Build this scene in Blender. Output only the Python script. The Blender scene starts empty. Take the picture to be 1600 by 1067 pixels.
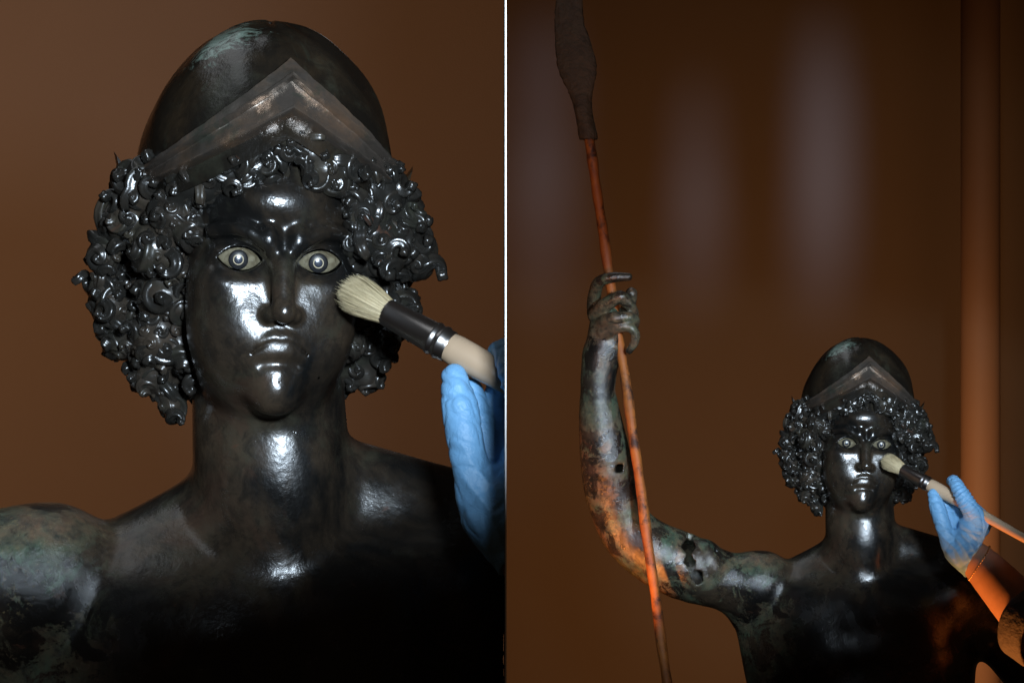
import bpy, bmesh, math, random, time
import numpy as np
from mathutils import Vector, Matrix, Euler
T0 = time.time()
R = math.radians
random.seed(7)
rng = np.random.default_rng(7)
SC = bpy.context.scene
COL = SC.collection

# ------------------------------------------------------------------ camera
CAMZ = 1.5
cam_d = bpy.data.cameras.new('camera')
cam_d.sensor_width = 36.0
cam_d.lens = 100.0
cam_d.clip_start = 0.05
cam_d.clip_end = 100.0
cam = bpy.data.objects.new('camera', cam_d)
cam.location = (0, 0, CAMZ)
cam.rotation_euler = (R(90), 0, 0)
COL.objects.link(cam)
SC.camera = cam
FPX = 1600 * 100 / 36.0            # pixels of the photograph per unit of x/depth

# ------------------------------------------------------------------ world, exposure
w = bpy.data.worlds.new('World'); SC.world = w; w.use_nodes = True
bgn = w.node_tree.nodes['Background']
bgn.inputs[0].default_value = (0.30, 0.17, 0.09, 1)
bgn.inputs[1].default_value = 0.035
SC.view_settings.view_transform = 'Standard'
SC.view_settings.look = 'None'
SC.view_settings.exposure = 0.0
SC.view_settings.gamma = 1.0
SC.cycles.use_denoising = True
SC.cycles.max_bounces = 6
SC.cycles.sample_clamp_indirect = 4.0

# ------------------------------------------------------------------ where the two statues stand
D1, D2 = FPX / 2000.0, FPX / 870.0
def px_world(px, py, D):
    return Vector(((px - 800) / FPX * D, D, CAMZ + (533.5 - py) / FPX * D))
O1 = px_world(438, 409, D1)
O2 = px_world(1351, 694, D2)
def look_rot(o):
    return Euler((math.atan2(o.z - CAMZ, o.y), 0, -math.atan2(o.x, o.y)), 'XYZ')
ROT1, ROT2 = look_rot(O1), look_rot(O2)
M1 = Matrix.Translation(O1) @ ROT1.to_matrix().to_4x4()
M2 = Matrix.Translation(O2) @ ROT2.to_matrix().to_4x4()

# ------------------------------------------------------------------ lamps
def aim(o, target):
    o.rotation_euler = (Vector(target) - o.location).to_track_quat('-Z', 'Y').to_euler()
def spot(name, loc, target, power, col, size=R(50), blend=0.6, radius=0.04):
    d = bpy.data.lights.new(name, 'SPOT')
    d.energy = power; d.color = col; d.spot_size = size; d.spot_blend = blend; d.shadow_soft_size = radius
    o = bpy.data.objects.new(name, d); o.location = loc; COL.objects.link(o); aim(o, target)
    return o
def area(name, loc, target, power, col, sx, sy):
    d = bpy.data.lights.new(name, 'AREA')
    d.energy = power; d.color = col; d.shape = 'RECTANGLE'; d.size = sx; d.size_y = sy
    o = bpy.data.objects.new(name, d); o.location = loc; COL.objects.link(o); aim(o, target)
    return o
COOL = (0.72, 0.86, 1.0)
WARM = (1.0, 0.62, 0.34)
ORANGE = (1.0, 0.30, 0.06)
# work lamps in front of each statue, a little above and to the right
k1 = spot('statue_spot', M1 @ Vector((0.19, -1.24, 0.19)), M1 @ Vector((-0.04, 0, 0.060)), 100, COOL, R(25.5), 0.22, 0.06)
k2 = spot('statue_spot', M2 @ Vector((0.40, -1.87, 0.29)), M2 @ Vector((-0.12, 0, 0.065)), 170, COOL, R(18.5), 0.22, 0.09)
for k in (k1, k2):
    k.scale = (2.6, 1, 1)
    k.rotation_euler.rotate_axis('Z', R(8))
# dim unseen panels added high on the left for a sheen on the helmets
area('helmet_sheen_panel', M1 @ Vector((-0.55, 0.25, 1.15)), M1 @ Vector((0, 0.05, 0.1)), 1.6, (0.9, 0.95, 1.0), 1.2, 0.5)
area('helmet_sheen_panel', M2 @ Vector((-0.55, 0.25, 1.15)), M2 @ Vector((0, 0.05, 0.1)), 1.2, (0.9, 0.95, 1.0), 1.0, 0.4)
spot('statue_spot', M1 @ Vector((-0.42, -1.15, 0.10)), M1 @ Vector((-0.30, 0.05, -0.285)), 16, COOL, R(15), 0.5, 0.05)  # this spot and the next are added to brighten the raised arms
spot('statue_spot', M2 @ Vector((-0.30, -1.60, 0.15)), M2 @ Vector((-0.31, 0.05, -0.255)), 26, COOL, R(13), 0.5, 0.06)
# orange lamp low beside the raised arm, and one under the restorer's sleeve
spot('orange_lamp', M2 @ Vector((-0.57, -0.42, -0.62)), M2 @ Vector((-0.455, 0.02, -0.16)), 30, ORANGE, R(30), 0.4, 0.02)
spot('orange_lamp', M2 @ Vector((0.06, -0.26, -0.74)), M2 @ Vector((0.27, -0.11, -0.29)), 30, ORANGE, R(34), 0.5, 0.04)
spot('orange_lamp', M2 @ Vector((-0.50, -0.75, 0.10)), M2 @ Vector((-0.50, 0.0, 0.62)), 6, ORANGE, R(75), 0.8, 0.03)
# warm unseen spots added to wash the walls and the post
spot('backdrop_fill', (-1.9, 3.6, 1.9), (-1.2, 6.0, 1.55), 105, WARM, R(120), 1.0, 0.20)
spot('backdrop_fill', (0.9, 8.6, -0.4), (0.75, 13.0, 1.1), 195, (1.0, 0.56, 0.25), R(75), 1.0, 0.25)
spot('backdrop_fill', (1.55, 6.6, 2.6), (1.82, 11.0, 1.75), 42, (1.0, 0.62, 0.36), R(40), 1.0, 0.25)
# cool spots added: their tall soft patches stand in for blurred pale shapes
def patch(px, py, D, power, ws, size):
    t = px_world(px, py, D)
    o = spot('backdrop_fill', (t.x + 0.1, D - 4.2, 4.4), t, power, (0.30, 0.48, 1.0), size, 1.0, 0.15)
    o.scale = (ws, 1, 1)
for px, py, pw, ws, sz in ((1285, 180, 200, 0.30, 13), (1290, 270, 230, 0.30, 13), (1283, 372, 200, 0.42, 10), (1090, 250, 170, 0.30, 10), (1092, 365, 220, 0.40, 9),
                          (850, 180, 170, 0.34, 14), (848, 350, 170, 0.50, 11)):
    patch(px, py, 13.0, pw * 1.6, ws, R(sz))

# ------------------------------------------------------------------ helpers
def tag(o, label=None, cat=None, group=None, kind=None):
    if label: o['label'] = label
    if cat: o['category'] = cat
    if group: o['group'] = group
    if kind: o['kind'] = kind
    return o
def mesh_obj(name, me, mat=None, parent=None):
    if mat is not None and not me.materials: me.materials.append(mat)
    o = bpy.data.objects.new(name, me); COL.objects.link(o)
    if parent is not None: o.parent = parent
    return o
def make_mesh(name, V, F, smooth=True, sharp=None):
    me = bpy.data.meshes.new(name)
    if isinstance(F, np.ndarray):
        n, k = F.shape
        me.vertices.add(len(V)); me.vertices.foreach_set('co', np.asarray(V, np.float32).ravel())
        me.loops.add(n * k); me.loops.foreach_set('vertex_index', F.astype(np.int32).ravel())
        me.polygons.add(n)
        me.polygons.foreach_set('loop_start', np.arange(0, n * k, k, dtype=np.int32))
        me.polygons.foreach_set('loop_total', np.full(n, k, np.int32))
        me.update(calc_edges=True); me.validate()
    else:
        me.from_pydata([tuple(v) for v in V], [], F); me.update()
    if smooth:
        me.polygons.foreach_set('use_smooth', np.ones(len(me.polygons), bool))
        if sharp: me.set_sharp_from_angle(angle=R(sharp))
    return me
def empty(name, M=None):
    o = bpy.data.objects.new(name, None); o.empty_display_size = 0.1; COL.objects.link(o)
    if M is not None: o.matrix_world = M
    return o
def tube(path, radii, n=12, flat=1.0, grooves=0, gdepth=0.0, cap=True):
    """V, F of a tube along path (list of Vector) with per point radius."""
    V, F = [], []
    P = [Vector(p) for p in path]; up = None
    for i, p in enumerate(P):
        t = (P[min(i + 1, len(P) - 1)] - P[max(i - 1, 0)]).normalized()
        if up is None:
            up = Vector((0, 0, 1)) if abs(t.z) < 0.9 else Vector((1, 0, 0))
        a = (up - t * up.dot(t)).normalized(); up = a; b = t.cross(a)
        for j in range(n):
            q = 2 * math.pi * j / n
            r = radii[i] * (1 + gdepth * math.cos(grooves * q))
            V.append(p + a * (math.cos(q) * r * flat) + b * (math.sin(q) * r))
    for i in range(len(P) - 1):
        for j in range(n):
            k = (j + 1) % n
            F.append((i * n + j, i * n + k, (i + 1) * n + k, (i + 1) * n + j))
    if cap:
        F.append(tuple(range(n - 1, -1, -1)))
        F.append(tuple((len(P) - 1) * n + j for j in range(n)))
    return V, F

# ------------------------------------------------------------------ materials
class NT:
    def __init__(s, name):
        s.m = bpy.data.materials.new(name); s.m.use_nodes = True
        s.t = s.m.node_tree; s.b = s.t.nodes['Principled BSDF']; s.out = s.t.nodes['Material Output']
    def n(s, typ, **kw):
        q = s.t.nodes.new(typ)
        for k, v in kw.items():
            if k.startswith('i_'):
                q.inputs[k[2:].replace('_', ' ')].default_value = v
            else: setattr(q, k, v)
        return q
    def l(s, a, b): s.t.links.new(a, b)
    def coord(s): 
        if not hasattr(s, 'tc'): s.tc = s.n('ShaderNodeTexCoord')
        return s.tc.outputs['Object']
    def noise(s, scale, detail=6, rough=0.6, dist=0.0, vec=None):
        q = s.n('ShaderNodeTexNoise'); q.inputs['Scale'].default_value = scale
        q.inputs['Detail'].default_value = detail; q.inputs['Roughness'].default_value = rough
        q.inputs['Distortion'].default_value = dist
        s.l(vec or s.coord(), q.inputs['Vector']); return q.outputs['Fac']
    def ramp(s, fac, stops):
        q = s.n('ShaderNodeValToRGB'); e = q.color_ramp.elements
        while len(e) < len(stops): e.new(0.5)
        for i, (p, c) in enumerate(stops):
            e[i].position = p; e[i].color = (c, c, c, 1) if isinstance(c, (int, float)) else (*c, 1)
        s.l(fac, q.inputs[0]); return q.outputs[0]
    def mix(s, fac, a, b, mode='MIX'):
        q = s.n('ShaderNodeMix', data_type='RGBA', blend_type=mode)
        for sock, v in ((q.inputs[0], fac), (q.inputs[6], a), (q.inputs[7], b)):
            if hasattr(v, 'links'): s.l(v, sock)
            elif isinstance(v, (int, float)): sock.default_value = v
            else: sock.default_value = (*v, 1)
        return q.outputs[2]
    def math(s, op, a, b=None, clamp=False):
        q = s.n('ShaderNodeMath', operation=op, use_clamp=clamp)
        for sock, v in ((q.inputs[0], a), (q.inputs[1], b)):
            if v is None: continue
            if hasattr(v, 'links'): s.l(v, sock)
            else: sock.default_value = v
        return q.outputs[0]
    def bump(s, h, strength, dist, prev=None):
        q = s.n('ShaderNodeBump'); q.inputs['Strength'].default_value = strength; q.inputs['Distance'].default_value = dist
        s.l(h, q.inputs['Height'])
        if prev is not None: s.l(prev, q.inputs['Normal'])
        return q.outputs[0]
    def set(s, **kw):
        for k, v in kw.items():
            k = k.replace('_', ' ')
            if hasattr(v, 'links'): s.l(v, s.b.inputs[k])
            elif isinstance(v, tuple) and len(v) == 3: s.b.inputs[k].default_value = (*v, 1)
            else: s.b.inputs[k].default_value = v
        return s.m

def bronze(name, dark, brown, green_amt=0.0, rough=0.27, body=False, metal=0.0, bump=0.35, stain=None, nsc=1.0):
    s = NT(name)
    n1 = s.noise(7 * nsc, 8, 0.62, 0.6)
    col = s.mix(s.ramp(n1, [(0.45, 0.0), (0.66, 1.0)]), dark, brown)
    # olive film
    n2 = s.noise(16, 7, 0.65, 0.3)
    col = s.mix(s.math('MULTIPLY', s.ramp(n2, [(0.52, 0.0), (0.66, 1.0)]), 0.60), col, (0.044, 0.044, 0.030))
    col = s.mix(s.math('MULTIPLY', s.ramp(s.noise(48, 9, 0.74, 0.6), [(0.46, 0.0), (0.60, 1.0)]), 0.55), col, dark)
    # copper red spots
    n3 = s.noise(23, 5, 0.6, 1.0)
    col = s.mix(s.math('MULTIPLY', s.ramp(n3, [(0.66, 0.0), (0.72, 1.0)]), 0.6), col, (0.095, 0.042, 0.026))
    rgh = s.math('MULTIPLY_ADD', s.noise(13, 8, 0.68, 0.5), 0.62); rgh.node.inputs[2].default_value = rough - 0.30
    rgh = s.math('MAXIMUM', rgh, 0.13)
    if body:
        sep = s.n('ShaderNodeSeparateXYZ'); s.l(s.coord(), sep.inputs[0])
        # the raised arm and its armpit are heavily crusted: green and tan corrosion
        msk = s.ramp(s.math('MULTIPLY', sep.outputs['X'], -1.0), [(0.115, 0.0), (0.175, 1.0)])
        nn = s.noise(17, 10, 0.70, 0.8)
        crust = s.math('MULTIPLY', s.ramp(nn, [(0.46, 0.0), (0.51, 1.0)]), msk)
        ccol = s.mix(s.ramp(s.noise(19, 7, 0.6, 0.4), [(0.38, 0.0), (0.62, 1.0)]), (0.074, 0.118, 0.076), (0.160, 0.100, 0.060))
        ccol = s.mix(s.ramp(s.noise(70, 6, 0.7), [(0.45, 0.0), (0.65, 1.0)]), ccol, (0.03, 0.035, 0.028))
        col = s.mix(s.math('MULTIPLY', crust, 0.8), col, ccol)
        spk = s.math('MULTIPLY', s.math('MULTIPLY', s.ramp(s.noise(190, 5, 0.75, 0.3), [(0.56, 0.0), (0.64, 1.0)]), msk), s.ramp(s.noise(15, 4), [(0.42, 0.0), (0.60, 1.0)]))
        col = s.mix(s.math('MULTIPLY', spk, 0.8), col, (0.20, 0.155, 0.080))
        # red oxide streaks along the cheek and elbow
        rr = s.math('MULTIPLY', s.ramp(s.noise(9, 6, 0.6, 0.5), [(0.60, 0.0), (0.68, 1.0)]), 0.45)
        col = s.mix(rr, col, (0.075, 0.040, 0.026))
        rgh = s.math('ADD', rgh, s.math('MULTIPLY', msk, 0.03))
    if green_amt:
        g = s.ramp(s.noise(9 * nsc, 9, 0.66, 1.2), [(0.56, 0.0), (0.63, 1.0)])
        col = s.mix(s.math('MULTIPLY', g, green_amt), col, (0.06, 0.095, 0.068))
    if stain:
        vd = s.n('ShaderNodeVectorMath', operation='DISTANCE'); s.l(s.coord(), vd.inputs[0]); vd.inputs[1].default_value = stain
        dd = s.math('ADD', vd.outputs['Value'], s.math('MULTIPLY', s.math('SUBTRACT', s.noise(45, 9, 0.75, 2.5), 0.5), 0.13))
        col = s.mix(s.ramp(dd, [(0.012, 0.95), (0.030, 0.0)]), col, (0.20, 0.265, 0.215))
    h = s.noise(170, 4, 0.6)
    v = s.n('ShaderNodeTexVoronoi'); v.inputs['Scale'].default_value = 95; s.l(s.coord(), v.inputs['Vector'])
    pit = s.ramp(v.outputs['Distance'], [(0.03, 0.0), (0.10, 1.0)])
    pm = s.ramp(s.noise(14, 3), [(0.50, 0.0), (0.62, 1.0)])
    pit = s.mix(pm, 1.0 if False else (1, 1, 1), pit)
    b1 = s.bump(h, bump, 0.0012)
    b2 = s.bump(pit, 0.22, 0.0010, b1)
    b3 = s.bump(s.noise(34, 6, 0.65), 0.18, 0.003, b2)
    if body: b3 = s.bump(s.math('MULTIPLY', s.noise(110, 9, 0.8, 0.4), msk), 0.40, 0.003, b3)
    return s.set(Base_Color=col, Metallic=metal, Roughness=rgh, Normal=b3, Specular_IOR_Level=0.75)

M_body = bronze('bronze_body', (0.0075, 0.0074, 0.0070), (0.060, 0.042, 0.027), body=True, rough=0.23, bump=0.28)
M_hair = bronze('bronze_hair', (0.017, 0.016, 0.014), (0.058, 0.044, 0.032), rough=0.26, bump=0.25)
M_helm = bronze('bronze_helmet', (0.011, 0.0095, 0.0075), (0.044, 0.029, 0.016), green_amt=0.2, rough=0.23, stain=(-0.045, 0.055, 0.172))
M_visor = bronze('bronze_visor', (0.150, 0.125, 0.105), (0.30, 0.19, 0.12), green_amt=0.35, metal=0.7, rough=0.30, nsc=3.0)

def simple(name, col, rough=0.5, metal=0.0, var=0.25, nscale=30, bump=0.1, bscale=200, bdist=0.001, **kw):
    s = NT(name)
    c2 = tuple(c * (1 - var) for c in col)
    c = s.mix(s.noise(nscale, 6, 0.6, 0.3), col, c2)
    return s.set(Base_Color=c, Roughness=rough, Metallic=metal, Normal=s.bump(s.noise(bscale, 4), bump, bdist), **kw)

# ------------------------------------------------------------------ signed distance modelling (numpy)
class Sdf:
    def __init__(s): s.ops = []; s.frames = [None]
    def frame(s, M):                                     # M: local -> model
        Mi = np.array(M.inverted(), np.float32); s.frames.append((np.array(M, float), Mi)); return len(s.frames) - 1
    def add(s, fn, c, r, k=0.01, sub=False, fr=0):
        c = np.asarray(c, float)
        if fr: c = s.frames[fr][0][:3, :3] @ c + s.frames[fr][0][:3, 3]
        s.ops.append((fn, c, r, k, sub, fr))
    def ell(s, c, r, k=0.01, sub=False, fr=0, rot=None):
        c = np.asarray(c, np.float32); r = np.asarray(r, np.float32)
        Rm = np.array(Euler(rot).to_matrix(), np.float32) if rot else None
        def fn(P):
            q = P - c
            if Rm is not None: q = q @ Rm
            q = q / r; k0 = np.sqrt(np.einsum('ij,ij->i', q, q)); q = q / r; k1 = np.sqrt(np.einsum('ij,ij->i', q, q)) + 1e-9
            return k0 * (k0 - 1) / k1
        s.add(fn, c, r.max(), k, sub, fr)
    def cap(s, a, b, ra, rb, k=0.01, sub=False, fr=0):
        a = np.asarray(a, np.float32); b = np.asarray(b, np.float32); ba = b - a; bb = float(ba @ ba) + 1e-12
        def fn(P):
            q = P - a; t = np.clip(q @ ba / bb, 0, 1)
            q = q - t[:, None] * ba; return np.sqrt(np.einsum('ij,ij->i', q, q)) - (ra + (rb - ra) * t)
        s.add(fn, (a + b) / 2, math.sqrt(bb) / 2 + max(ra, rb), k, sub, fr)
    def chain(s, pts, k=0.006, sub=False, fr=0, n=0):    # [(x,y,z,r),...] one smooth tapering limb
        A = np.asarray(pts, float); out = []; n = n or (2 if fr else 3)
        for i in range(len(A) - 1):
            p0, p1, p2, p3 = A[max(i - 1, 0)], A[i], A[i + 1], A[min(i + 2, len(A) - 1)]
            for q in range(n):
                t = q / n
                out.append(0.5 * (2 * p1 + (p2 - p0) * t + (2 * p0 - 5 * p1 + 4 * p2 - p3) * t * t + (3 * p1 - p0 - 3 * p2 + p3) * t ** 3))
        out.append(A[-1]); A = np.array(out, np.float32)
        a = A[:-1, :3]; ba = A[1:, :3] - a; bb = (ba * ba).sum(1) + 1e-12; ra = A[:-1, 3]; rb = A[1:, 3]
        def fn(P):
            d = None
            for i in range(len(a)):
                q = P - a[i]; t = np.clip(q @ ba[i] / bb[i], 0, 1)
                q = q - t[:, None] * ba[i]; e = np.sqrt(np.einsum('ij,ij->i', q, q)) - (ra[i] + (rb[i] - ra[i]) * t)
                d = e if d is None else np.minimum(d, e)
            return d
        c = (A[:, :3].min(0) + A[:, :3].max(0)) / 2
        s.add(fn, c, float((np.linalg.norm(A[:, :3] - c, axis=1) + A[:, 3]).max()), k, sub, fr)
    def sym(s, f, *a, **kw):
        pass
    def eval(s, P, cc, br):
        P = np.asarray(P, np.float32); d = np.full(P.shape[0], 1.0, np.float32)
        C = np.array([o[1] for o in s.ops]) if not hasattr(s, '_C') else s._C
        if not hasattr(s, '_C'):
            s._C = C; s._R = np.array([o[2] + o[3] for o in s.ops])
        near = np.linalg.norm(s._C - cc, axis=1) < s._R + br + 0.004
        loc = {0: P}
        for i in np.nonzero(near)[0]:
            fn, c, r, k, sub, fr = s.ops[i]
            if fr not in loc:
                Mi = s.frames[fr][1]; loc[fr] = P @ Mi[:3, :3].T + Mi[:3, 3]
            b = fn(loc[fr])
            if sub:
                h = np.clip(0.5 - 0.5 * (d + b) / k, 0, 1); d = d + (-b - d) * h + k * h * (1 - h)
            else:
                h = np.clip(0.5 + 0.5 * (d - b) / k, 0, 1); d = d + (b - d) * h - k * h * (1 - h)
        return d
    def mesh(s, lo, hi, h, B=14, disp=None):
        lo = np.asarray(lo, float); hi = np.asarray(hi, float)
        nb = np.ceil((hi - lo) / (h * B)).astype(int); NX, NY, NZ = nb * B + 4
        g = np.arange(B + 1)
        gi = np.stack(np.meshgrid(g, g, g, indexing='ij'), -1).reshape(-1, 3)
        br = h * B * 0.5 * math.sqrt(3)
        ids_all, V_all, Q_all = [], [], []
        gid = lambda I: (I[..., 0].astype(np.int64) * NY + I[..., 1]) * NZ + I[..., 2]
        s.eval(lo[None], lo, 0.0)
        def work(bidx):
            if True:
                if True:
                    o = np.array(bidx) * B
                    cc = lo + (o + B * 0.5) * h
                    dc = s.eval(cc[None], cc, br * 2.0)[0]
                    if abs(dc) > br * 1.45 + 0.004: return None
                    P = lo + (o + gi) * h
                    d = s.eval(P, cc, br)
                    if d.min() > 0 or d.max() < 0: return None
                    D = d.reshape(B + 1, B + 1, B + 1); S = D < 0
                    rv, ri, rq = [], [], []
                    # vertices of the own cells
                    c8 = [(i, j, k) for i in (0, 1) for j in (0, 1) for k in (0, 1)]
                    cnt = sum(S[i:i + B, j:j + B, k:k + B].astype(np.int8) for i, j, k in c8)
                    act = (cnt > 0) & (cnt < 8)
                    I = np.argwhere(act)
                    if len(I):
                        acc = np.zeros((len(I), 3)); num = np.zeros(len(I))
                        for a in c8:
                            for ax in range(3):
                                if a[ax]: continue
                                b = list(a); b[ax] = 1
                                da = D[I[:, 0] + a[0], I[:, 1] + a[1], I[:, 2] + a[2]]
                                db = D[I[:, 0] + b[0], I[:, 1] + b[1], I[:, 2] + b[2]]
                                m = (da < 0) != (db < 0)
                                t = np.where(m, da / np.where(m, da - db, 1), 0)
                                p = np.tile(np.array(a, float), (len(I), 1)); p[:, ax] += t
                                acc[m] += p[m]; num += m
                        rv.append(lo + (o + I + acc / num[:, None]) * h); ri.append(gid(I + o + 1))
                    # quads of the own edges
                    for ax in range(3):
                        A = S[:B, :B, :B]; sl = [slice(0, B)] * 3; sl[ax] = slice(1, B + 1); Bq = S[tuple(sl)]
                        I = np.argwhere(A != Bq)
                        if not len(I): continue
                        u = np.zeros(3, int); v = np.zeros(3, int); u[(ax + 1) % 3] = 1; v[(ax + 2) % 3] = 1
                        G = I + o + 1
                        q = np.stack([gid(G - u - v), gid(G - v), gid(G), gid(G - u)], 1)
                        fl = ~A[I[:, 0], I[:, 1], I[:, 2]]
                        q[fl] = q[fl][:, ::-1]; rq.append(q)
                    return rv, ri, rq
        cells = [(a, b, c) for a in range(nb[0]) for b in range(nb[1]) for c in range(nb[2])]
        for res in map(work, cells):
            if res is not None: V_all += res[0]; ids_all += res[1]; Q_all += res[2]
        ids = np.concatenate(ids_all); V = np.concatenate(V_all); Q = np.concatenate(Q_all)
        od = np.argsort(ids); ids = ids[od]; V = V[od]
        pos = np.searchsorted(ids, Q); pos = np.clip(pos, 0, len(ids) - 1)
        ok = (ids[pos] == Q).all(1)
        Q = pos[ok]
        if disp is not None:                             # fine relief: move the surface along its normals
            n = np.cross(V[Q[:, 2]] - V[Q[:, 0]], V[Q[:, 3]] - V[Q[:, 1]]); N = np.zeros_like(V)
            for c in range(4): np.add.at(N, Q[:, c], n)
            N /= np.linalg.norm(N, axis=1)[:, None] + 1e-12
            V = V - N * disp(V)[:, None]
        return V, Q

def smooth_noise(P, f, seed):
    r = np.random.default_rng(seed); out = np.zeros(len(P))
    for i in range(6):
        kv = r.normal(size=3); kv *= f * (0.7 + 0.6 * r.random()) / np.linalg.norm(kv)
        out += np.sin(P @ kv + r.random() * 6.28)
    return out / 6

# ------------------------------------------------------------------ setting
M_wallL = simple('brown_wall', (0.205, 0.130, 0.088), 0.75, var=0.10, nscale=3, bump=0.25, bscale=260, bdist=0.002)
M_wallR = simple('brown_back_wall', (0.19, 0.104, 0.046), 0.8, var=0.10, nscale=2, bump=0.15, bscale=90, bdist=0.002)
M_white = simple('white_edge', (0.9, 0.88, 0.84), 0.4, var=0.03)
M_post = simple('orange_post', (0.42, 0.20, 0.09), 0.65, var=0.12, nscale=6)
def box(name, lo, hi, mat, parent=None, bev=0.0):
    bm = bmesh.new(); bmesh.ops.create_cube(bm, size=1)
    lo = Vector(lo); hi = Vector(hi)
    for v in bm.verts:
        v.co = Vector([(lo[i] + hi[i]) / 2 + v.co[i] * (hi[i] - lo[i]) for i in range(3)])
    if bev: bmesh.ops.bevel(bm, geom=bm.edges[:], offset=bev, segments=2, affect='EDGES')
    me = bpy.data.meshes.new(name); bm.to_mesh(me); bm.free()
    return mesh_obj(name, me, mat, parent)
PXD = (790.2 - 800) / FPX                                # direction of the divider as seen from the camera
yw, yb = 6.0, 13.0
wl = tag(box('wall', (-3.4, yw, 0.0), (PXD * yw - 0.004, yw + 0.08, 3.4), M_wallL), kind='structure')
wr = tag(box('wall', (-1.0, yb, -0.6), (4.6, yb + 0.08, 4.6), M_wallR), kind='structure')
dv = empty('added_divider'); tag(dv, 'added thin brown divider panel with white front edge between the two statues', 'divider')  # invented panel, put in where there is only a white dividing line
def divider_part(name, y0, y1, t, mat):
    V = []
    for y in (y0, y1):
        for sx in (-1, 1):
            for z in (-0.3, 4.0): V.append((PXD * y + sx * t / 2, y, z))
    F = [(0, 1, 3, 2), (4, 6, 7, 5), (0, 4, 5, 1), (2, 3, 7, 6), (1, 5, 7, 3), (0, 2, 6, 4)]
    return mesh_obj(name, make_mesh(name, V, F, smooth=False), mat, dv)
YF = 2.03
divider_part('edge_strip', YF, YF + 0.006, 0.00112, M_white)
def post():
    p = px_world(1532, 533, 11.0); V, F = tube([(p.x, p.y, -0.6), (p.x, p.y, 4.4)], [0.076, 0.076], n=48)
    o = mesh_obj('post', make_mesh('post', V, F), M_post)
    return tag(o, 'tall round orange-brown post standing behind the smaller statue', 'post')
post()
divider_part('panel', YF + 0.006, yb - 0.003, 0.0009, M_wallR)

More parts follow.
